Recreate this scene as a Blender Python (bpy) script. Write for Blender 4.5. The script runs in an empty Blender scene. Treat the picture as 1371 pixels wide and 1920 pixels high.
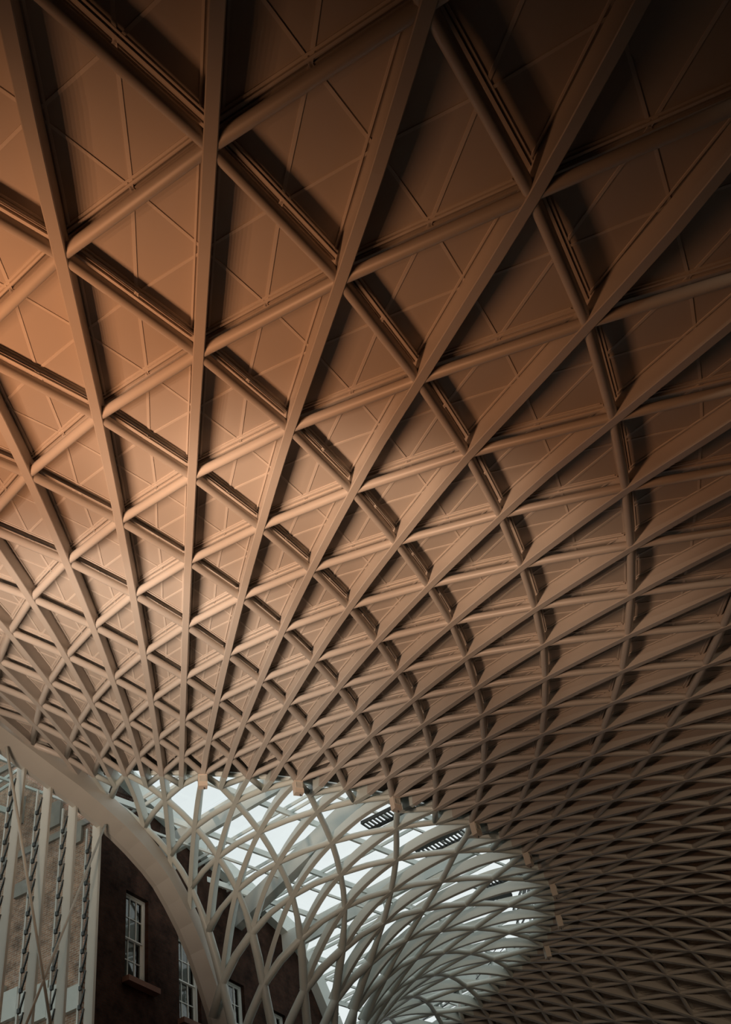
import bpy, math, random
import numpy as np
from mathutils import Vector, Matrix

random.seed(7)
scene = bpy.context.scene
COL = scene.collection
Z0 = 1.6                      # eye height above the floor

# ------------------------------------------------------------------ camera
FPX = 1955.38
CAM = np.array([40.148, -0.556, Z0])
RGT = np.array([0.1224517, 0.9812379, -0.1489221])
UPV = np.array([0.7457527, 0.0080403, 0.6661744])
FWD = np.array([-0.6548729, 0.1926333, 0.7307762])
cd = bpy.data.cameras.new('camera')
cam = bpy.data.objects.new('camera', cd); COL.objects.link(cam)
cd.sensor_fit = 'VERTICAL'; cd.sensor_height = 24.0; cd.lens = FPX / 1920.0 * 24.0
cd.clip_start = 0.1; cd.clip_end = 400
mw = Matrix.Identity(4)
for i in range(3):
    mw[i][0], mw[i][1], mw[i][2], mw[i][3] = RGT[i], UPV[i], -FWD[i], CAM[i]
cam.matrix_world = mw
scene.camera = cam

# ------------------------------------------------------------------ sky, exposure
scene.view_settings.view_transform = 'Standard'
scene.view_settings.look = 'None'
scene.view_settings.gamma = 1.0
scene.view_settings.use_curve_mapping = False
scene.view_settings.exposure = 0.0
try:
    scene.cycles.diffuse_bounces = 3; scene.cycles.max_bounces = 8
except Exception:
    pass
wd = bpy.data.worlds.new('overcast'); scene.world = wd; wd.use_nodes = True
wn = wd.node_tree; bg = wn.nodes['Background']
bg.inputs['Strength'].default_value = 0.98
tc = wn.nodes.new('ShaderNodeTexCoord'); nz = wn.nodes.new('ShaderNodeTexNoise'); rp = wn.nodes.new('ShaderNodeValToRGB')
nz.inputs['Scale'].default_value = 2.5; nz.inputs['Detail'].default_value = 4
rp.color_ramp.elements[0].position = 0.3; rp.color_ramp.elements[0].color = (0.80, 0.86, 0.87, 1)
rp.color_ramp.elements[1].position = 0.7; rp.color_ramp.elements[1].color = (0.97, 1.0, 1.0, 1)
wn.links.new(tc.outputs['Generated'], nz.inputs['Vector']); wn.links.new(nz.outputs['Fac'], rp.inputs['Fac'])
wn.links.new(rp.outputs['Color'], bg.inputs['Color'])

# lamp row (warm uplights beside the glass wall, out of the picture on the left)
LAMP_C = np.array([29.8, -7.8, 6.4 + Z0])
LAMP_N = 7
LAMP_STEP = 1.0
# each fixture holds three beams: wide amber, narrow warm-white, narrow warm
BEAMS = [dict(aim=np.array([29.3, -3.4, 14.6 + Z0]), w=630.0, col=(1.0, 0.45, 0.21), size=116),
         dict(aim=np.array([19.8, -2.0, 16.0 + Z0]), w=2500.0, col=(1.0, 0.775, 0.60), size=48),
         dict(aim=np.array([25.1, 3.9, 16.5 + Z0]), w=1130.0, col=(1.0, 0.70, 0.49), size=44)]
WALL_W = 2300.0            # row of lamps low on the outer wall
WALL_COL = (1.0, 0.80, 0.58)

# ------------------------------------------------------------------ materials
def mat(name, col, rough=0.5, metal=0.0, noise=None, bump=0.0, bscale=60, spec=0.5):
    m = bpy.data.materials.new(name); m.use_nodes = True
    nt = m.node_tree; b = nt.nodes['Principled BSDF']
    b.inputs['Base Color'].default_value = (*col, 1); b.inputs['Roughness'].default_value = rough
    b.inputs['Metallic'].default_value = metal; b.inputs['Specular IOR Level'].default_value = spec
    if noise:
        sc, amt = noise
        t = nt.nodes.new('ShaderNodeTexCoord'); n = nt.nodes.new('ShaderNodeTexNoise'); r = nt.nodes.new('ShaderNodeValToRGB')
        n.inputs['Scale'].default_value = sc; n.inputs['Detail'].default_value = 5
        r.color_ramp.elements[0].color = (*[c * (1 - amt) for c in col], 1)
        r.color_ramp.elements[1].color = (*[min(1, c * (1 + amt)) for c in col], 1)
        nt.links.new(t.outputs['Object'], n.inputs['Vector']); nt.links.new(n.outputs['Fac'], r.inputs['Fac'])
        nt.links.new(r.outputs['Color'], b.inputs['Base Color'])
    if bump:
        t = nt.nodes.new('ShaderNodeTexCoord'); n = nt.nodes.new('ShaderNodeTexNoise'); bp = nt.nodes.new('ShaderNodeBump')
        n.inputs['Scale'].default_value = bscale; bp.inputs['Strength'].default_value = bump; bp.inputs['Distance'].default_value = 0.02
        nt.links.new(t.outputs['Object'], n.inputs['Vector']); nt.links.new(n.outputs['Fac'], bp.inputs['Height'])
        nt.links.new(bp.outputs['Normal'], b.inputs['Normal'])
    return m

def brick_mat(name, c1, c2, mortar, scale, ax):
    m = bpy.data.materials.new(name); m.use_nodes = True
    nt = m.node_tree; b = nt.nodes['Principled BSDF']; b.inputs['Roughness'].default_value = 0.95; b.inputs['Specular IOR Level'].default_value = 0.1
    g = nt.nodes.new('ShaderNodeNewGeometry'); d1 = nt.nodes.new('ShaderNodeVectorMath'); d1.operation = 'DOT_PRODUCT'
    d1.inputs[1].default_value = ax; sx = nt.nodes.new('ShaderNodeSeparateXYZ'); cb = nt.nodes.new('ShaderNodeCombineXYZ')
    br = nt.nodes.new('ShaderNodeTexBrick'); br.inputs['Scale'].default_value = scale
    br.inputs['Color1'].default_value = (*c1, 1); br.inputs['Color2'].default_value = (*c2, 1); br.inputs['Mortar'].default_value = (*mortar, 1)
    br.inputs['Mortar Size'].default_value = 0.012; br.inputs['Brick Width'].default_value = 0.23; br.inputs['Row Height'].default_value = 0.075
    nt.links.new(g.outputs['Position'], d1.inputs[0]); nt.links.new(g.outputs['Position'], sx.inputs[0])
    nt.links.new(d1.outputs['Value'], cb.inputs[0]); nt.links.new(sx.outputs['Z'], cb.inputs[1]); nt.links.new(cb.outputs[0], br.inputs['Vector'])
    n = nt.nodes.new('ShaderNodeTexNoise'); n.inputs['Scale'].default_value = 1.6; n.inputs['Detail'].default_value = 8; n.inputs['Roughness'].default_value = 0.7
    nt.links.new(g.outputs['Position'], n.inputs['Vector'])
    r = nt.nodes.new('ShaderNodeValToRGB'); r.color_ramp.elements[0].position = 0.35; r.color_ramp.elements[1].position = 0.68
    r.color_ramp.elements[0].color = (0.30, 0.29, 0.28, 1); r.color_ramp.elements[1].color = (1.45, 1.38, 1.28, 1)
    mx = nt.nodes.new('ShaderNodeMix'); mx.data_type = 'RGBA'; mx.blend_type = 'MULTIPLY'; mx.inputs['Factor'].default_value = 0.85
    nt.links.new(n.outputs['Fac'], r.inputs['Fac']); nt.links.new(br.outputs['Color'], mx.inputs['A']); nt.links.new(r.outputs['Color'], mx.inputs['B'])
    nt.links.new(mx.outputs['Result'], b.inputs['Base Color'])
    bp = nt.nodes.new('ShaderNodeBump'); bp.inputs['Strength'].default_value = 0.5; bp.inputs['Distance'].default_value = 0.01
    nt.links.new(br.outputs['Fac'], bp.inputs['Height']); bp.invert = True; nt.links.new(bp.outputs['Normal'], b.inputs['Normal'])
    return m

def glass_mat(name, tint, refl):
    m = bpy.data.materials.new(name); m.use_nodes = True
    nt = m.node_tree; nt.nodes.clear()
    o = nt.nodes.new('ShaderNodeOutputMaterial'); mix = nt.nodes.new('ShaderNodeMixShader')
    t = nt.nodes.new('ShaderNodeBsdfTransparent'); g = nt.nodes.new('ShaderNodeBsdfGlossy'); 
    t.inputs['Color'].default_value = (*tint, 1); g.inputs['Roughness'].default_value = 0.03; mix.inputs[0].default_value = refl
    nt.links.new(t.outputs[0], mix.inputs[1]); nt.links.new(g.outputs[0], mix.inputs[2])
    nt.links.new(mix.outputs[0], o.inputs[0])
    return m

PAINT = (0.46, 0.41, 0.36)
M_STEEL = mat('painted_steel', PAINT, 0.42, noise=(1.5, 0.05))
M_STEEL_DAYLIT = mat('daylit_throat_steel', (0.56, 0.595, 0.55), 0.42, noise=(1.5, 0.05))  # steel tone lightened for the throat: its daylight is put into the colour
M_PANEL = mat('ceiling_panel_paint', (0.43, 0.375, 0.325), 0.65, noise=(0.8, 0.04))
M_STRIP = mat('joint_strip_paint', (0.56, 0.50, 0.44), 0.5)
M_DECK = mat('roof_deck', (0.12, 0.10, 0.085), 0.9)
M_WHITE = mat('skylight_steel', (0.66, 0.70, 0.66), 0.45)
M_GREY = mat('dark_grey_metal', (0.07, 0.075, 0.075), 0.45, 0.3)
M_CLAMP = mat('clamp_metal', (0.035, 0.04, 0.038), 0.4, 0.2)
M_MULL = mat('mullion_paint', (0.52, 0.51, 0.45), 0.45)
M_LAMPBOX = mat('lamp_box_paint', (0.62, 0.53, 0.44), 0.5)
M_BRICK = brick_mat('dark_brick', (0.065, 0.027, 0.017), (0.045, 0.02, 0.013), (0.035, 0.03, 0.025), 1.0, (0.7915, -0.6112, 0))
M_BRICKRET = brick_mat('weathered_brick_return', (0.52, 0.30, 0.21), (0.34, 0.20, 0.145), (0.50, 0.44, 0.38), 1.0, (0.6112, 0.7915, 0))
M_BEAM = mat('edge_beam_paint', (0.47, 0.45, 0.405), 0.42, noise=(1.0, 0.08))
M_STONE = mat('pale_stone', (0.30, 0.275, 0.24), 0.85, noise=(2.0, 0.25), bump=0.3)
M_SILL = mat('red_sandstone_sill', (0.17, 0.08, 0.052), 0.8, noise=(3, 0.15))
M_SASH = mat('window_white_paint', (0.62, 0.62, 0.57), 0.45)
M_FLOOR = mat('floor_stone', (0.09, 0.075, 0.065), 0.5, noise=(0.6, 0.1))
M_WALL = mat('wall_plaster', (0.10, 0.085, 0.07), 0.9, noise=(0.4, 0.08))
M_GLASS = glass_mat('clear_glass', (0.97, 0.985, 0.98), 0.03)
M_GLASSW = glass_mat('screen_glass', (0.88, 0.91, 0.89), 0.025)
M_DARKGLASS = glass_mat('sash_glass', (0.55, 0.60, 0.57), 0.10)
M_LENS = mat('lamp_lens', (0.5, 0.46, 0.4), 0.2)

# ------------------------------------------------------------------ helpers
def link(name, verts, faces, material, parent=None, smooth=False, loc=None):
    me = bpy.data.meshes.new(name)
    V = np.asarray(verts, float)
    if loc is not None: V = V - np.asarray(loc, float)
    me.from_pydata([tuple(map(float, v)) for v in V], [], [tuple(map(int, f)) for f in faces])
    if smooth:
        me.polygons.foreach_set('use_smooth', [True] * len(me.polygons))
    me.materials.append(material); me.update()
    o = bpy.data.objects.new(name, me); COL.objects.link(o)
    if loc is not None: o.location = tuple(map(float, loc))
    if parent is not None:
        o.parent = parent
    return o

def empty(name, loc=(0, 0, 0)):
    o = bpy.data.objects.new(name, None); COL.objects.link(o); o.location = loc; o.empty_display_size = 0.2
    return o

def tag(o, label=None, cat=None, group=None, kind=None):
    if label: o['label'] = label
    if cat: o['category'] = cat
    if group: o['group'] = group
    if kind: o['kind'] = kind
    return o

class MB:
    def __init__(s): s.v = []; s.f = []
    def add(s, v, f):
        b = len(s.v); s.v += [np.asarray(q, float) for q in v]; s.f += [tuple(i + b for i in q) for q in f]
    def box8(s, a):            # 8 corners: bottom ring 0-3, top ring 4-7
        s.add(a, [(0, 3, 2, 1), (4, 5, 6, 7), (0, 1, 5, 4), (1, 2, 6, 5), (2, 3, 7, 6), (3, 0, 4, 7)])
    def bar(s, A, B, w, h, up):  # bar from A to B, width across, height along up (centred)
        A = np.asarray(A, float); B = np.asarray(B, float); d = B - A; L = np.linalg.norm(d)
        if L < 1e-6: return
        d /= L; up = np.asarray(up, float); x = np.cross(d, up); x /= np.linalg.norm(x); y = np.cross(x, d)
        x = x * w / 2; y = y * h / 2
        s.box8([A - x - y, A + x - y, B + x - y, B - x - y, A - x + y, A + x + y, B + x + y, B - x + y])
    def obox(s, C, ax, ay, az):  # half-extent vectors
        C = np.asarray(C, float)
        s.box8([C - ax - ay - az, C + ax - ay - az, C + ax + ay - az, C - ax + ay - az, C - ax - ay + az, C + ax - ay + az, C + ax + ay + az, C - ax + ay + az])
    def tube(s, pts, r, n=10, caps=True):
        pts = np.asarray(pts, float); k = len(pts)
        rr = np.full(k, r) if np.isscalar(r) else np.asarray(r)
        tan = np.gradient(pts, axis=0); tan /= np.linalg.norm(tan, axis=1)[:, None]
        ref = np.array([0, 0, 1.0]) if abs(tan[0][2]) < 0.9 else np.array([1.0, 0, 0])
        x = np.cross(tan[0], ref); x /= np.linalg.norm(x); base = len(s.v)
        for i in range(k):
            x = x - tan[i] * (x @ tan[i]); x /= np.linalg.norm(x); y = np.cross(tan[i], x)
            for j in range(n):
                a = 2 * math.pi * j / n
                s.v.append(pts[i] + rr[i] * (math.cos(a) * x + math.sin(a) * y))
        for i in range(k - 1):
            for j in range(n):
                a = base + i * n + j; b = base + i * n + (j + 1) % n
                s.f.append((a, b, b + n, a + n))
        if caps:
            s.f.append(tuple(base + j for j in range(n))[::-1]); s.f.append(tuple(base + (k - 1) * n + j for j in range(n)))
    def build(s, name, m, parent=None, smooth=False, loc=None):
        return link(name, s.v, s.f, m, parent, smooth, loc)

def project(X):
    d = np.asarray(X, float) - CAM; z = d @ FWD
    return np.stack([685.5 + FPX * (d @ RGT) / z, 960 - FPX * (d @ UPV) / z], -1), z

# ------------------------------------------------------------------ the shell: a fan of revolution, ribs every 3 degrees
LV = [-1, 0, 1, 2, 3, 4, 5, 6, 7, 8, 9, 10, 11, 12, 13, 14, 15, 16, 17, 19, 21, 23, 25, 27]
RR = [39.173, 36.466, 33.986, 31.648, 29.53, 27.602, 25.827, 24.209, 22.714, 21.266, 19.919, 18.663, 17.445, 16.297, 15.213, 14.181, 13.163, 12.361, 11.42, 9.962, 8.686, 7.619, 6.575, 5.659]
ZZ = [10.209, 11.031, 11.986, 12.944, 13.845, 14.581, 15.226, 15.793, 16.281, 16.727, 17.095, 17.41, 17.698, 17.936, 18.124, 18.279, 18.353, 18.496, 18.599, 18.505, 18.196, 17.623, 16.628, 15.213]
for q in range(2, 7):
    LV.insert(0, -q); RR.insert(0, RR[0] + 2.75); ZZ.insert(0, ZZ[0] - 0.72)
for q in (29, 31, 33, 35):
    LV.append(q); RR.append(RR[-1] - 0.62); ZZ.append(ZZ[-1] - 2.0)
LNR = np.log(RR)
LVA = np.array(LV, float); ZZA = np.array(ZZ, float)
def smooth_at(m, ya):                                   # Catmull-Rom through the ring table
    m = min(max(m, LVA[0]), LVA[-1]); i = min(max(int(np.searchsorted(LVA, m, 'right')) - 1, 0), len(LVA) - 2)
    h = LVA[i + 1] - LVA[i]; t = (m - LVA[i]) / h
    def sl(j):
        a = max(j - 1, 0); b = min(j + 1, len(LVA) - 1); return (ya[b] - ya[a]) / (LVA[b] - LVA[a])
    return float((2 * t**3 - 3 * t**2 + 1) * ya[i] + (t**3 - 2 * t**2 + t) * h * sl(i) + (-2 * t**3 + 3 * t**2) * ya[i + 1] + (t**3 - t**2) * h * sl(i + 1))
CF = np.array([[[0.11084, 0.12261, 0.021, -0.04675], [-0.06612, -0.04625, 0.01524, 0.01183], [-0.02128, -0.0311, -0.02784, -0.01212], [0.02082, 0.02487, 0.01925, -0.00296], [-0.01096, -0.02997, -0.0025, -0.0052]],
               [[-0.05619, -0.03394, 0.05135, 0.00916], [0.04384, -0.00431, -0.06442, 0.00047], [-0.01272, 0.02655, 0.01373, -0.01123], [-0.01931, -0.00829, -0.00862, 0.00098], [0.00818, -0.00506, 0.00652, -0.00754]]])
def cheb(x, n):
    a, b = 1.0, x
    if n == 0: return a
    for _ in range(n - 1): a, b = b, 2 * x * b - a
    return b
_sc = {}
def surf(k, m):
    key = (round(k, 3), round(m, 3))
    if key in _sc: return _sc[key]
    x = (min(max(k, -6.5), 33.0) - 14) / 20.0; y = (min(max(m, -1.5), 27.5) - 13) / 14.0
    cx = [cheb(x, i) for i in range(1, 6)]; cy = [cheb(y, j) for j in range(4)]
    dl = sum(CF[0][i][j] * cx[i] * cy[j] for i in range(5) for j in range(4))
    dz = 10 * sum(CF[1][i][j] * cx[i] * cy[j] for i in range(5) for j in range(4))
    r = math.exp(smooth_at(m, LNR) + dl); th = math.radians(3.0 * k)
    X = np.array([r * math.cos(th), r * math.sin(th), smooth_at(m, ZZA) + dz + Z0]); _sc[key] = X
    return X
_fc = {}
def normal(k, m):
    key = (round(k, 3), round(m, 3))
    if key in _fc: return _fc[key]
    N = np.cross(surf(k + .3, m) - surf(k - .3, m), surf(k, m + .8) - surf(k, m - .8)); N /= np.linalg.norm(N)
    if m < 22 and N[2] < 0: N = -N
    if m >= 22:
        rad = np.array([math.cos(math.radians(3 * k)), math.sin(math.radians(3 * k)), 0])
        if N @ rad > 0 and N[2] < 0: N = -N
        if N @ rad > 0.2: N = -N
    _fc[key] = N
    return N

# the straight edge of the fan: vertical plane of the arched edge beam
U = np.array([0.791505, -0.611162, 0.0]); NW = np.array([0.611162, 0.791505, 0.0]); CW = 3.522
def W(s, n, z): return U * s + NW * n + np.array([0, 0, z + Z0])
inside = lambda X, e=0.0: X @ NW > CW + e

K0, K1 = -12, 42
HP = 0.34                 # panel depth above rib underside
RIBW, RIBH, TUBER = 0.165, 0.38, 0.09

# ------------------------------------------------------------------ structure: floor, walls, roof deck
def poly_prism(name, pts, off, m, parent=None):
    n = len(pts); v = [np.asarray(q, float) for q in pts] + [np.asarray(q, float) + off for q in pts]
    f = [tuple(range(n))[::-1], tuple(range(n, 2 * n))] + [(i, (i + 1) % n, (i + 1) % n + n, i + n) for i in range(n)]
    return link(name, v, f, m, parent)

fl = poly_prism('floor', [(-60, -60, 0), (75, -60, 0), (75, 75, 0), (-60, 75, 0)], np.array([0, 0, -0.3]), M_FLOOR); tag(fl, 'dark stone concourse floor', None, None, 'structure')

# roof deck behind the panels (one closed sheet)
MD = [-6, -4, -3, -2, -1, 0, 1, 2, 3, 4, 5, 6, 7, 8, 9, 10, 11, 12, 13, 14, 15, 15.6]
dv, df, idx = [], [], {}
KD = K1 + 5
for k in range(K0, KD + 1):
    for j, m_ in enumerate(MD):
        idx[k, j] = len(dv); dv.append(surf(k, m_) + normal(k, m_) * (HP + 0.10))
for k in range(K0, KD):
    for j in range(len(MD) - 1):
        c = (dv[idx[k, j]] + dv[idx[k + 1, j + 1]]) / 2
        if inside(c, 0.1): df.append((idx[k, j], idx[k, j + 1], idx[k + 1, j + 1], idx[k + 1, j]))
CEIL = link('ceiling', dv, df, M_DECK); tag(CEIL, 'vast fan-shaped diagrid steel ceiling of painted ribs and tubes', None, None, 'structure')

# outer perimeter wall beneath the fan rim, added solid to keep daylight out
wv, wf = [], []
ks = list(range(K0 - 1, KD + 2))
for k in ks:
    X = surf(k, -6.0); wv += [np.array([X[0], X[1], 0.0]), X + np.array([0, 0, 0.8])]
for i in range(len(ks) - 1): wf.append((2 * i, 2 * i + 2, 2 * i + 3, 2 * i + 1))
pw = link('wall_outer', wv, wf, M_WALL); tag(pw, 'solid outer wall added around the concourse to keep daylight out', None, None, 'structure')

# ------------------------------------------------------------------ ribs
def rib_obj(k):
    end = 16.0 if k % 2 == 0 else (25.0 if k % 4 == 3 else 27.0)
    ms = [m_ for m_ in np.arange(-6, end + 0.01, 0.5)]
    pts = []
    for m_ in ms:
        X = surf(k, m_)
        if not inside(X, 0.05):
            if pts: break
            continue
        pts.append(m_)
    if len(pts) < 3: return
    v, f = [], []
    for i, m_ in enumerate(pts):
        X = surf(k, m_); N = normal(k, m_); d = surf(k, m_ + .2) - surf(k, m_ - .2); T = np.cross(N, d); T /= np.linalg.norm(T)
        w = RIBW / 2; h = RIBH if m_ < 16.2 else 0.34
        b = 0.012
        for (a, c) in ((-w + b, 0), (w - b, 0), (w, b), (w, h), (-w, h), (-w, b)): v.append(X + T * a + N * c)
        if i:
            o = 6 * (i - 1)
            for j in range(6): f.append((o + j, o + (j + 1) % 6, o + 6 + (j + 1) % 6, o + 6 + j))
    f.append((0, 1, 2, 3, 4, 5)); L_ = len(v); f.append(tuple(range(L_ - 6, L_))[::-1])
    o = link('rib', v, f, M_STEEL, CEIL); o.data.materials.append(M_STEEL_DAYLIT)
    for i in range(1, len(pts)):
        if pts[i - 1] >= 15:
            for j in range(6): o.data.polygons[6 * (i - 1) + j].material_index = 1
for k in range(K0, K1 + 1): rib_obj(k)

# ------------------------------------------------------------------ diagonal tubes
def chain(nodes):
    runs, cur = [], []
    for (k, m_) in nodes:
        if K0 <= k <= K1 and inside(surf(k, m_), -0.15): cur.append((k, m_))
        else:
            if len(cur) > 1: runs.append(cur)
            cur = []
    if len(cur) > 1: runs.append(cur)
    for run in runs:
        P, rad = [], []
        for i, (k, m_) in enumerate(run):
            r = TUBER if m_ < 16 else (0.10 if m_ < 25 else 0.145)
            P.append(surf(k, m_) + normal(k, m_) * (TUBER + 0.01)); rad.append(r)
            if i < len(run) - 1 and m_ in (24, 25) and run[i + 1][1] > 25:
                pass
        mb = MB(); mb.tube(P, rad, 12); o = mb.build('diagonal_tube', M_STEEL, CEIL, smooth=True); o.data.materials.append(M_STEEL_DAYLIT)
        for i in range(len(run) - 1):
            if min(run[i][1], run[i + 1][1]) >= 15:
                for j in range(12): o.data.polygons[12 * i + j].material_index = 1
for sgn in (1, -1):
    for c in range(-60, 80):
        if c % 2: continue
        nodes = []
        # sgn=+1: k - m = c ; sgn=-1: k + m = c
        cont = (c % 4 == 2) if sgn == 1 else (c % 4 == 0)
        for m_ in range(-6, 34):
            k = c + m_ if sgn == 1 else c - m_
            if m_ > 16 and not cont: break
            nodes.append((k, m_))
        chain(nodes)

# ------------------------------------------------------------------ triangular cells: panels, joint strips, stepped frames
cells = []
for k in range(K0, K1):
    for m_ in range(-6, 16):
        a = []
        if (k - m_) % 2 == 0:
            if m_ + 2 <= 16: a.append(((k, m_), (k, m_ + 2), (k + 1, m_ + 1), 0))      # long side on rib k
        else:
            if m_ + 2 <= 16: a.append(((k + 1, m_), (k + 1, m_ + 2), (k, m_ + 1), 1))  # long side on rib k+1
        for A, B, C, side in a:
            c = (surf(*A) + surf(*B) + surf(*C)) / 3
            if max(A[1], B[1], C[1]) > 15.9: continue
            if inside(c, 0.35): cells.append((A, B, C, side))
def cell_geom(A, B, C):
    P = [surf(*q) + normal(*q) * HP for q in (A, B, C)]
    N = np.cross(P[1] - P[0], P[2] - P[0]); N /= np.linalg.norm(N)
    if N[2] < 0: N = -N
    return P, N
def in_area(P):
    q, z = project(np.array(P))
    if (z < 1).any(): return 0
    cx, cy = q.mean(0)
    if not (-60 < cx < 1431 and -60 < cy < 1980): return 0
    return abs((q[1][0] - q[0][0]) * (q[2][1] - q[0][1]) - (q[2][0] - q[0][0]) * (q[1][1] - q[0][1])) / 2
info = []
for ce in cells:
    P, N = cell_geom(*ce[:3]); info.append((in_area(P), ce, P, N))
info.sort(key=lambda t: -t[0])

def tri_prism(mb, a, b, c, N, gap, th):
    g = (a + b + c) / 3
    def shr(p):
        d = g - p; return p + d / np.linalg.norm(d) * gap
    a, b, c = shr(a), shr(b), shr(c)
    mb.add([a, b, c, a + N * th, b + N * th, c + N * th], [(0, 1, 2), (5, 4, 3), (0, 3, 4, 1), (1, 4, 5, 2), (2, 5, 3, 0)])

restp, rests, restf = MB(), MB(), MB()
for n_, (ar, (A, B, C, side), P, N) in enumerate(info):
    a, b, c = P
    ab, bc, ca = (a + b) / 2, (b + c) / 2, (c + a) / 2
    subs = [(a, ab, ca), (ab, b, bc), (ca, bc, c), (ab, bc, ca)]
    for t in subs:
        if n_ < 75:
            mb = MB(); tri_prism(mb, *t, N, 0.02, 0.03); mb.build('ceiling_panel', M_PANEL, CEIL)
        else: tri_prism(restp, *t, N, 0.02, 0.03)
    for (p, q) in ((ab, bc), (bc, ca), (ca, ab)):
        mb = MB() if n_ < 100 else rests
        mb.bar(p - N * 0.002, q - N * 0.002, 0.046, 0.018, N)
        if n_ < 100: mb.build('joint_strip', M_STRIP, CEIL)
    fb = MB() if n_ < 300 else restf
    g = (a + b + c) / 3
    for (p, q, kind) in ((a, b, 'rib'), (b, c, 'tube'), (c, a, 'tube')):
        d = (q - p); L_ = np.linalg.norm(d); d = d / L_
        inn = np.cross(N, d); inn /= np.linalg.norm(inn)
        if inn @ (g - p) < 0: inn = -inn
        if kind == 'rib':
            s0 = 0.125; fb.bar(p + inn * s0 + d * L_ * .07 - N * .008, q + inn * s0 - d * L_ * .07 - N * .008, 0.028, 0.022, N)
        else:
            t0 = 0.05                     # stepped tray rim beside the tube
            fb.bar(p + inn * 0.062 + d * L_ * t0 - N * 0.014, q + inn * 0.062 - d * L_ * t0 - N * 0.014, 0.036, 0.032, N)
            fb.bar(p + inn * 0.112 + d * L_ * (t0 + .012) - N * 0.006, q + inn * 0.112 - d * L_ * (t0 + .012) - N * 0.006, 0.034, 0.016, N)
    if n_ < 300: fb.build('panel_frame', M_STRIP, CEIL)
tag(restp.build('ceiling_panel', M_PANEL, CEIL), kind='stuff')
tag(rests.build('joint_strip', M_STRIP, CEIL), kind='stuff')
tag(restf.build('panel_frame', M_STRIP, CEIL), kind='stuff')

# ------------------------------------------------------------------ arched edge beam
BP = [(40, 21.2), (26, 21.3), (20, 21.2), (14.85, 20.9), (13.51, 20.77), (12.34, 20.64), (11.12, 20.5), (10.0, 20.4), (9.05, 20.25), (7.68, 19.95), (6.9, 19.7), (5.97, 19.32), (5.3, 18.95), (4.65, 18.4), (4.0, 17.75), (3.4, 17.0), (2.9, 16.2), (2.4, 15.3), (1.9, 14.2), (1.45, 13.0), (1.0, 11.4), (0.5, 8.5), (0.2, 5.0), (0.1, -1.55)]
v, f = [], []
for i, (s, z) in enumerate(BP):
    a = BP[max(0, i - 1)]; b = BP[min(len(BP) - 1, i + 1)]
    t = np.array([b[0] - a[0], b[1] - a[1]]); t /= np.linalg.norm(t); q = np.array([-t[1], t[0]])
    if q[1] < 0: q = -q
    h = 0.5 if s > 9 else 0.5 - min(1, (9 - s) / 5) * 0.15
    # section: lower chamfer, face, top
    for (dh, dn) in ((-h, -0.34), (-h, -0.18), (-h * .38, 0.26), (h * .72, 0.34), (h, 0.24), (h, -0.30)):
        v.append(W(s + q[0] * dh, CW + dn - 0.1, z + q[1] * dh))
    if i:
        o = 6 * (i - 1)
        for j in range(6): f.append((o + j, o + (j + 1) % 6, o + 6 + (j + 1) % 6, o + 6 + j))
f.append((0, 1, 2, 3, 4, 5)); f.append(tuple(range(len(v) - 6, len(v)))[::-1])
eb = link('edge_beam', v, f, M_BEAM); tag(eb, 'arched painted steel edge beam sweeping down past the brick wall', 'beam')

# ------------------------------------------------------------------ glass screen with fin mullions under the beam
def beam_z(s):
    xs = [q[0] for q in BP][::-1]; zs = [q[1] for q in BP][::-1]
    return float(np.interp(s, xs, zs))
SCR = empty('window_1', tuple(W(12, CW - .7, -Z0))); tag(SCR, 'tall glass screen with fin mullions under the edge beam', None, None, 'structure')
sl = np.array(W(12, CW - .7, -Z0))
mull_s = [8.45 + 1.19 * i for i in range(7)]
for i, s in enumerate(mull_s):
    top = beam_z(s) - 0.35
    mb = MB(); mb.obox(W(s, CW - 0.45, (top - Z0) / 2), U * 0.03, NW * 0.15, np.array([0, 0, (top + Z0) / 2]))
    mb.obox(W(s - 0.02, CW - 0.295, (top - Z0) / 2), U * 0.05, NW * 0.015, np.array([0, 0, (top + Z0) / 2]))
    mo = mb.build('mullion', M_MULL, SCR, loc=None); mo.location = tuple(-sl)
    if i < 6:
        z = top - 0.4
        while z > 11.0:
            cb = MB()
            A = W(s + 0.03, CW - 0.60, z); B = W(s + 0.03, CW - 0.76, z - 0.50)
            cb.bar(A, B, 0.05, 0.04, NW); cb.obox(W(s + 0.03, CW - 0.77, z - 0.47), U * 0.04, NW * 0.045, np.array([0, 0, 0.065]))
            cb.build('glass_clamp', M_CLAMP, mo); z -= 0.56
    rl = MB(); rl.obox(W(s, CW - 0.85, (top - Z0) / 2), U * 0.03, NW * 0.03, np.array([0, 0, (top + Z0) / 2])); ro = rl.build('glazing_rail', M_SASH, SCR); ro.location = tuple(-sl)
    if i < len(mull_s) - 1:
        s2 = mull_s[i + 1]; zz = -Z0
        tops = (beam_z(s) + beam_z(s2)) / 2 - 0.2
        rows = [-Z0, 4, 8, 12, 15, 18, tops]
        for a, b in zip(rows[:-1], rows[1:]):
            pb = MB(); pb.obox(W((s + s2) / 2, CW - 0.88, (a + b) / 2), U * (s2 - s - 0.03) / 2, NW * 0.01, np.array([0, 0, (b - a) / 2 - 0.008]))
            po = pb.build('pane', M_GLASSW, SCR); po.location = tuple(-sl)
def rod(A, B, r):
    mb = MB(); mb.tube([A, (A + B) / 2, B], r, 8); o = mb.build('tie_rod', M_MULL, SCR, smooth=True); o.location = tuple(-sl)
rod(W(13.1, CW - .05, 20.2), W(9.6, CW - .05, 10.5), 0.045)
rod(W(8.5, CW - .05, 19.55), W(12.4, CW - .05, 9.5), 0.04)

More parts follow.
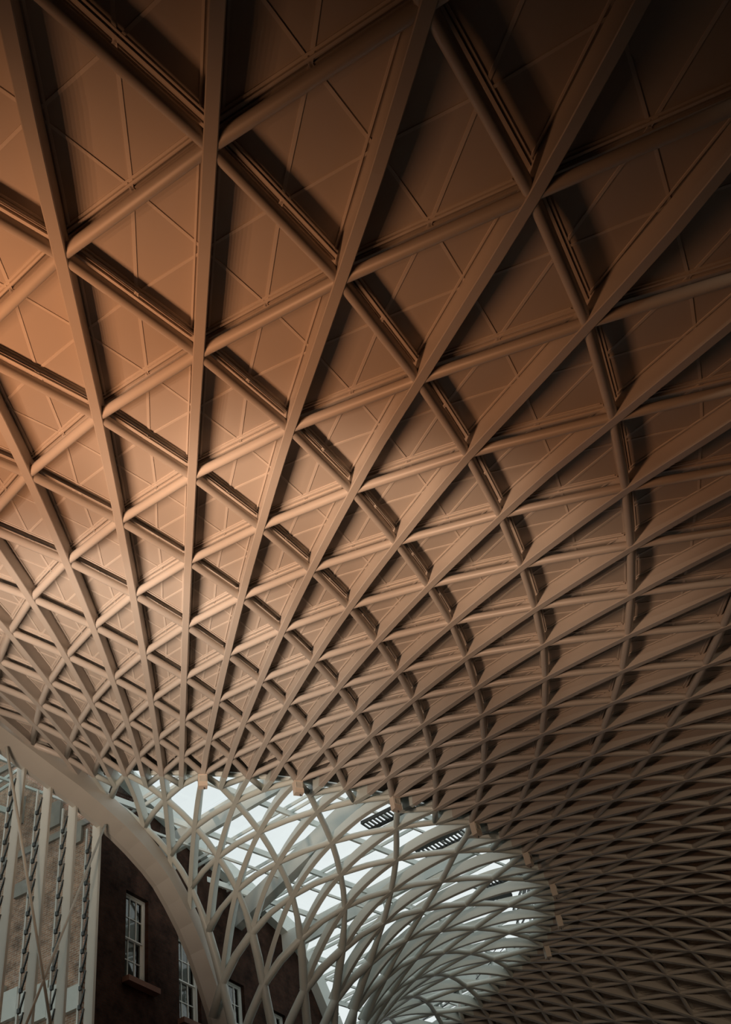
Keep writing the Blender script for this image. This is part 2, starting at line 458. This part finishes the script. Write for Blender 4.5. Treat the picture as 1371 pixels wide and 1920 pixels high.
# walls continuing the line of the screen, out of the picture
mb = MB(); mb.obox(W(15.75 + 23, CW - .6, 9.9), U * 23, NW * .3, np.array([0, 0, 11.5]))  # added solid wall where the screen would run on, cuts daylight
wl = mb.build('wall_left', M_WALL); tag(wl, 'unseen wall added beside the glass screen to cut daylight', None, None, 'structure')

mb = MB(); mb.obox(W(-34, -9.5, 11.0), U * 25, NW * .3, np.array([0, 0, 12.6]))
wr = mb.build('wall_right', M_WALL); tag(wr, 'plastered wall beyond the open lattice', None, None, 'structure')

# ------------------------------------------------------------------ dark brick wall with sash windows behind the arch
NB_ = CW - 1.5
ops = [(5.62, 4.42, 15.85, 18.95), (2.72, 1.48, 15.3, 18.35), (-0.1, -1.3, 14.8, 17.65), (-2.9, -4.1, 14.4, 17.3)]   # s left, s right, z low, z high
WB = empty('wall_back', tuple(W(0, NB_, -Z0))); tag(WB, 'dark brick wall with sash windows behind the arch', None, None, 'structure')
wl0 = np.array(W(0, NB_, -Z0))
def topz(s):
    return float(np.interp(s, [-9.2, -7.29, -5.59, -4.93, 8.0], [14.9, 17.83, 20.14, 20.57, 23.3]))
def slab(s1, s2, z1a, z1b, z2a, z2b, name='wall_piece', m=M_BRICK, n0=0.0, n1=-0.55):
    # quad in the wall plane: (s1,z1a) (s2,z1b) low edge, (s1,z2a) (s2,z2b) high edge
    pts = [W(s1, NB_ + n0, z1a), W(s2, NB_ + n0, z1b), W(s2, NB_ + n0, z2b), W(s1, NB_ + n0, z2a)]
    o = poly_prism(name, pts, NW * (n1 - n0), m, WB); o.location = tuple(-wl0); return o
xs = [8.0]
for o_ in ops: xs += [o_[0], o_[1]]
xs += [-4.93]
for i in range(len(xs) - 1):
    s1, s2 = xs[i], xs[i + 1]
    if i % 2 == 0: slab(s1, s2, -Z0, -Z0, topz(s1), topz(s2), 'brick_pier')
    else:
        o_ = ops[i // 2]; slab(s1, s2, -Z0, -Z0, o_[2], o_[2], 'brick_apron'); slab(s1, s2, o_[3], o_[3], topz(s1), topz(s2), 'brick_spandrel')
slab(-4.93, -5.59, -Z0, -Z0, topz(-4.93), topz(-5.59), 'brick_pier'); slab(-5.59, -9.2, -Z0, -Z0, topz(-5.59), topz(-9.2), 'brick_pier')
# return wall at the screen end, daylit, seen through the glass
def rput(mb, name, m):
    o = mb.build(name, m, WB); o.location = tuple(-wl0)
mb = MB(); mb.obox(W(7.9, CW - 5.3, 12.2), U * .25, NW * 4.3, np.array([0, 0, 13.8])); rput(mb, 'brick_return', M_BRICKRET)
for zb in (24.4, 20.3):
    mb = MB(); mb.obox(W(8.18, CW - 5.3, zb), U * .06, NW * 4.3, np.array([0, 0, .12])); rput(mb, 'stone_band', M_STONE)
for i, (nq_, zq, hn, hz) in enumerate([(-4.4, 22.1, .3, .55), (-2.6, 21.2, .3, .5), (-5.6, 21.0, .35, .6), (-1.5, 19.9, .22, .3), (-3.8, 18.9, .3, .25)]):
    mb = MB(); mb.obox(W(8.2, CW + nq_, zq), U * .07, NW * hn, np.array([0, 0, hz])); rput(mb, 'stone_block', M_STONE)
for i in range(7):                                       # pale dressed stones low on the wall
    mb = MB(); mb.obox(W(8.22, CW - 1.3 - .62 * i, 14.35 + .17 * i), U * (.08 + .03 * (i % 2)), NW * .29, np.array([0, 0, .36 + .1 * (i % 3)])); rput(mb, 'stone_block', M_SASH)
# dark ceiling of the room behind the windows
mb = MB(); mb.obox(W(-.6, NB_ - 3.1, 19.25), U * 8.2, NW * 2.5, np.array([0, 0, .15])); rput(mb, 'room_ceiling', M_DECK)
# pale coping on the raking top
cp = MB()
line = [(8.0, topz(8.0)), (-4.93, topz(-4.93)), (-5.59, topz(-5.59)), (-7.29, topz(-7.29)), (-9.2, topz(-9.2))]
for a, b in zip(line[:-1], line[1:]):
    d = np.array([b[0] - a[0], b[1] - a[1]]); d /= np.linalg.norm(d); q = np.array([-d[1], d[0]]); q = q if q[1] > 0 else -q
    pts = [W(a[0], NB_ + .35, a[1]), W(b[0], NB_ + .35, b[1]), W(b[0] + q[0] * .75, NB_ + .35, b[1] + q[1] * .75), W(a[0] + q[0] * .75, NB_ + .35, a[1] + q[1] * .75)]
    n = len(cp.v); cp.v += pts + [p_ - NW * 1.0 for p_ in pts]
    cp.f += [tuple(n + i for i in q_) for q_ in ((0, 1, 2, 3), (7, 6, 5, 4), (0, 4, 5, 1), (1, 5, 6, 2), (2, 6, 7, 3), (3, 7, 4, 0))]
co = cp.build('coping', M_WHITE, WB); co.location = tuple(-wl0)

for wi, (sa, sb, za, zb) in enumerate(ops):
    root = empty('window_%d' % (wi + 3), tuple(W((sa + sb) / 2, NB_ - .2, za))); r0 = np.array(W((sa + sb) / 2, NB_ - .2, za))
    tag(root, ['white sash window in the dark brick nearest the glass screen', 'white sash window second from the glass screen', 'white sash window half hidden behind the arched beam', 'white sash window farthest along the brick wall'][wi], None, None, 'structure')
    def put(mb, name, m, par=root):
        o = mb.build(name, m, par); o.location = tuple(-r0) if par is root else (0, 0, 0); return o
    w = sa - sb; zm = (za + zb) / 2; sc = (sa + sb) / 2
    fr = MB(); t = 0.07; nn = NB_ - .22
    for s_ in (sa - t / 2, sb + t / 2): fr.obox(W(s_, nn, zm), U * t / 2, NW * .07, np.array([0, 0, (zb - za) / 2]))
    for z_ in (za + t / 2, zb - t / 2): fr.obox(W(sc, nn, z_), U * (w / 2 - t), NW * .07, np.array([0, 0, t / 2]))
    put(fr, 'frame', M_SASH)
    for (z1, z2, dn) in ((za + t, zm + .03, -.03), (zm - .03, zb - t, .02)):
        sh = MB(); b_ = 0.045
        for s_ in (sa - t - b_ / 2, sb + t + b_ / 2): sh.obox(W(s_, nn + dn, (z1 + z2) / 2), U * b_ / 2, NW * .025, np.array([0, 0, (z2 - z1) / 2]))
        for z_ in (z1 + b_ / 2, z2 - b_ / 2): sh.obox(W(sc, nn + dn, z_), U * (w / 2 - t - b_), NW * .025, np.array([0, 0, b_ / 2]))
        so = put(sh, 'sash', M_SASH)
        for q in (1, 2):
            gb = MB(); s_ = sb + t + (w - 2 * t) * q / 3; gb.obox(W(s_, nn + dn, (z1 + z2) / 2), U * .014, NW * .02, np.array([0, 0, (z2 - z1) / 2 - b_])); put(gb, 'glazing_bar', M_SASH, so)
        gb = MB(); gb.obox(W(sc, nn + dn, (z1 + z2) / 2), U * (w / 2 - t - b_), NW * .018, np.array([0, 0, .014])); put(gb, 'glazing_bar', M_SASH, so)
        for q in range(3):
            for h_ in range(2):
                pw_ = (w - 2 * t - 2 * b_) / 3; ph = (z2 - z1 - 2 * b_) / 2
                pb = MB(); pb.obox(W(sb + t + b_ + pw_ * (q + .5), nn + dn - .012, z1 + b_ + ph * (h_ + .5)), U * (pw_ / 2 - .012), NW * .003, np.array([0, 0, ph / 2 - .012])); put(pb, 'pane', M_DARKGLASS, so)
    sl_ = MB(); sl_.obox(W(sc - .1, NB_ + .08, za - .09), U * (w / 2 + .22), NW * .2, np.array([0, 0, .09])); put(sl_, 'sill', M_SILL)

# ------------------------------------------------------------------ glass roof over the throat
SK = empty('window_2', (0, 6, 23.6)); tag(SK, 'overcast-lit glass roof on pale steel girders above the open lattice', None, None, 'structure')
sk0 = np.array([0, 6, 23.6])
a1 = np.array([math.cos(math.radians(46)), math.sin(math.radians(46)), 0]); a2 = np.array([math.cos(math.radians(121)), math.sin(math.radians(121)), 0])
def zs(X): return 21.2 + 0.11 * float(X[0] * U[0] + X[1] * U[1]) + Z0      # the glass roof falls gently away from the brick wall
def G(p, q, z=0.0):
    X = a1 * p + a2 * q
    return X + np.array([0, 0, zs(X) + z])
def sput(mb, name, m):
    o = mb.build(name, m, SK); o.location = tuple(-sk0); return o
P0, P1, Q0, Q1 = -16.0, 16.0, -12.0, 26.0
DQ, DP = 2.1, 2.6
nq = int((Q1 - Q0) / DQ); np_ = int((P1 - P0) / DP)
for i in range(nq + 1):
    q = Q0 + i * DQ
    if i % 4 == 0:                                       # deep plate girders
        mb = MB(); mb.bar(G(P0, q, -.4), G(P1, q, -.4), 0.16, 0.85, (0, 0, 1)); sput(mb, 'girder', M_WHITE)
    else:                                                # paired glazing bars
        for dq in (-.16, .16):
            mb = MB(); mb.bar(G(P0, q + dq, .08), G(P1, q + dq, .08), 0.05, 0.13, (0, 0, 1)); sput(mb, 'glazing_bar', M_WHITE)
for j in range(np_ + 1):
    p = P0 + j * DP
    mb = MB(); mb.bar(G(p, Q0, -.06), G(p, Q1, -.06), 0.10, 0.22, (0, 0, 1)); sput(mb, 'rafter', M_WHITE)
    if j % 2 == 0:                                       # lower truss chord with posts
        mb = MB(); mb.bar(G(p, Q0, -.85), G(p, Q1, -.85), 0.07, 0.09, (0, 0, 1)); sput(mb, 'truss_chord', M_WHITE)
        for i in range(0, nq, 2):
            mb = MB(); mb.bar(G(p, Q0 + i * DQ + .8, -.85), G(p, Q0 + i * DQ + .8, -.1), 0.05, 0.05, a1); sput(mb, 'post', M_WHITE)
for j in range(np_):
    for i in range(nq):
        mb = MB(); c0 = G(P0 + (j + .5) * DP, Q0 + (i + .5) * DQ, .2); mb.obox(c0, (G(P0 + (j + 1) * DP, Q0 + (i + .5) * DQ, .2) - c0) * .985, (G(P0 + (j + .5) * DP, Q0 + (i + 1) * DQ, .2) - c0) * .98, np.array([0, 0, .01])); sput(mb, 'pane', M_GLASS)
# one heavy inclined plate girder crossing the glass roof
mb = MB(); mb.bar(np.array([-6.5, -1.5, zs((-6.5, -1.5)) - .8]), np.array([9.5, 7.5, zs((9.5, 7.5)) - .8]), 0.4, 0.8, (0, 0, 1)); sput(mb, 'main_girder', M_WHITE)

# upstand ring with louvres around the opening
for k in range(-2, K1 - 1, 2):
    A = surf(k, 15.7) + normal(k, 15.7) * .3; B = surf(k + 2, 15.7) + normal(k + 2, 15.7) * .3
    if not (inside(A) and inside(B)): continue
    A2 = A.copy(); B2 = B.copy(); A2[2] = zs(A) - .1; B2[2] = zs(B) - .1
    d = (B - A); nrm = np.cross(d, [0, 0, 1.0]); nrm /= np.linalg.norm(nrm)
    if nrm @ A > 0: nrm = -nrm
    mb = MB(); mb.add([A, B, B + (B2 - B) * .15, A + (A2 - A) * .15, A - nrm * .1, B - nrm * .1, B + (B2 - B) * .15 - nrm * .1, A + (A2 - A) * .15 - nrm * .1], [(0, 1, 2, 3), (7, 6, 5, 4), (0, 4, 5, 1), (1, 5, 6, 2), (2, 6, 7, 3), (3, 7, 4, 0)])
    sput(mb, 'upstand_panel', M_WHITE)
    if (k // 2) % 3 != 0:
        for t in (.4, .55, .7, .85):
            mb = MB(); mb.bar(A + (A2 - A) * t, B + (B2 - B) * t, .22, .03, np.array([0, 0, 1.0]) + nrm * .8); sput(mb, 'louvre_slat', M_GREY)
    for e, e2 in ((A, A2),):
        mb = MB(); mb.bar(e, e2, .08, .08, nrm); sput(mb, 'upstand_post', M_WHITE)

# dark ladder grilles of the maintenance walkway inside the rim
for (ax_, ay_, bx_, by_) in ((7.52, 6.59, 8.42, 7.63), (4.92, 9.38, 5.83, 10.47), (2.08, 12.45, 2.71, 13.28), (0.28, 12.37, 0.57, 13.35)):
    A = np.array([ax_, ay_, 19.9 + Z0]); B = np.array([bx_, by_, 19.9 + Z0]); d = (B - A); Lw = np.linalg.norm(d); d /= Lw
    A = A - d * .25; B = B + d * .25; Lw += .5; x = np.array([d[1], -d[0], 0]); x = -x if x @ A > 0 else x
    mb = MB(); mb.bar(A, B, .07, .12, (0, 0, 1)); g0 = sput(mb, 'walkway', M_GREY)
    mb = MB(); mb.bar(A + x * .62, B + x * .62, .07, .12, (0, 0, 1)); link('walkway_rail', mb.v, mb.f, M_GREY, g0)
    mb = MB(); mb.bar(A + x * .95 - [0, 0, .1], B + x * .95 - [0, 0, .1], .5, .08, (0, 0, 1)); link('walkway_plate', mb.v, mb.f, M_GREY, g0)
    nr = int(Lw / .15)
    for i in range(nr + 1):
        p_ = A + (B - A) * i / nr
        mb = MB(); mb.bar(p_, p_ + x * .62, .06, .05, (0, 0, 1)); link('rung', mb.v, mb.f, M_GREY, g0)

# ------------------------------------------------------------------ small control boxes at the throat ring
names = ['beige steel lamp box hanging left of the throat rim', 'beige steel lamp box hanging above the middle of the opening', 'tilted lamp box where the rim starts to curve', 'lamp box at the upper right of the rim', 'lamp box with a red plate on the right of the rim', 'lamp box at the far right of the rim', 'lamp box low on the right of the rim', 'lowest lamp box on the right of the rim']
for i, k in enumerate(range(1, 33, 4)):
    X = surf(k, 15); N = normal(k, 15)
    rad = np.array([math.cos(math.radians(3 * k)), math.sin(math.radians(3 * k)), 0]); tg = np.array([-rad[1], rad[0], 0])
    d = CAM - X; d[2] = 0; d /= np.linalg.norm(d)
    fx = rad; fz = np.array([0, 0, 1.0])
    C = X - N * 0.02 - fz * 0.22 + rad * .12
    root = empty('lamp_box', tuple(C)); tag(root, names[i], 'lamp', 'lamp boxes around the throat rim')
    def lp(mb, name, m):
        o = mb.build(name, m, root); o.location = tuple(-C); return o
    mb = MB(); mb.obox(C, fx * .10, tg * .14, fz * .21); lp(mb, 'housing', M_LAMPBOX)
    mb = MB()
    for (a, b, c_) in ((0, .13, .015), (0, -.04, .015)): mb.obox(C + fx * .108 + fz * (a + b), fx * .012, tg * .11, fz * c_)
    for sg in (-1, 1): mb.obox(C + fx * .108 + fz * .045 + tg * sg * .10, fx * .012, tg * .012, fz * .085)
    lp(mb, 'lens_frame', M_MULL)
    mb = MB(); mb.obox(C + fx * .10 + fz * .045, fx * .006, tg * .09, fz * .07); lp(mb, 'lens', M_LENS if i != 4 else M_SILL)
    mb = MB(); mb.obox(C + fz * .23 - fx * .02, fx * .03, tg * .05, fz * .05); lp(mb, 'bracket', M_GREY)
    mb = MB(); mb.tube([C - fz * .2 + tg * .04, C - fz * .28 + tg * .04], .015, 6); lp(mb, 'conduit', M_GREY)

# ------------------------------------------------------------------ outside the glass screen
gd = MB(); gd.obox(W(10, CW - 7, -Z0 - .1), U * 40, NW * 6, np.array([0, 0, .1]))
yo = gd.build('pavement', M_STONE); tag(yo, 'pale stone pavement outside the glass screen', None, None, 'structure')

# ------------------------------------------------------------------ the warm uplights (a rack of floodlights on a mast, left of the view)
mast = empty('floodlight_mast', (float(LAMP_C[0]), float(LAMP_C[1]), 0)); tag(mast, 'floodlight mast with a row of warm uplights beside the glass screen', 'floodlight')
ml = np.array([LAMP_C[0], LAMP_C[1], 0.0])
mb = MB(); mb.tube([ml + [0, 0, 0], ml + [0, 0, LAMP_C[2] - .25]], .09, 12); o = mb.build('pole', M_STEEL, mast); o.location = tuple(-ml)
mb = MB(); mb.bar(LAMP_C - U * 3.7 - [0, 0, .2], LAMP_C + U * 3.7 - [0, 0, .2], .1, .1, (0, 0, 1)); o = mb.build('crossbar', M_STEEL, mast); o.location = tuple(-ml)
for i in range(LAMP_N):
    p = LAMP_C + U * (i - (LAMP_N - 1) / 2) * LAMP_STEP
    mb = MB(); mb.tube([p - [0, 0, .16], p - [0, 0, .04]], [.05, .09], 12, caps=True); o = mb.build('lamp_housing', M_GREY, mast); o.location = tuple(-ml)
    for bm_ in BEAMS:
        ld = bpy.data.lights.new('uplight', 'SPOT'); ld.energy = bm_['w']; ld.color = bm_['col']; ld.shadow_soft_size = 0.04
        ld.spot_size = math.radians(bm_['size']); ld.spot_blend = 1.0
        lo = bpy.data.objects.new('uplight', ld); COL.objects.link(lo)
        dr = Vector(tuple(bm_['aim'] - p)); lo.rotation_euler = dr.to_track_quat('-Z', 'Y').to_euler()
        lo.parent = mast; lo.location = tuple(p - ml)

# ------------------------------------------------------------------ lamps along the outer wall, behind and right of the camera
for k in range(2, 17, 3):
    X = surf(k, -5.6); C = np.array([X[0], X[1], 6.2])
    rad = np.array([math.cos(math.radians(3 * k)), math.sin(math.radians(3 * k)), 0]); tg = np.array([-rad[1], rad[0], 0])
    root = empty('wall_lamp', tuple(C)); tag(root, 'warm wall lamp mounted low on the outer concourse wall', 'lamp', 'lamps along the outer wall')
    mb = MB(); mb.obox(C + rad * .15, rad * .12, tg * .25, np.array([0, 0, .12])); o = mb.build('housing', M_GREY, root); o.location = tuple(-C)
    mb = MB(); mb.obox(C + rad * .02, rad * .012, tg * .22, np.array([0, 0, .09])); o = mb.build('lens', M_LENS, root); o.location = tuple(-C)
    ld = bpy.data.lights.new('wall_light', 'SPOT'); ld.energy = WALL_W; ld.color = WALL_COL; ld.shadow_soft_size = 0.15
    ld.spot_size = math.radians(58); ld.spot_blend = 1.0
    lo = bpy.data.objects.new('wall_light', ld); COL.objects.link(lo); lo.parent = root; lo.location = tuple(-rad * .1)
    dr = Vector(tuple(np.array([0.0, 27.0, 16.0]) - C)); lo.rotation_euler = dr.to_track_quat('-Z', 'Y').to_euler()
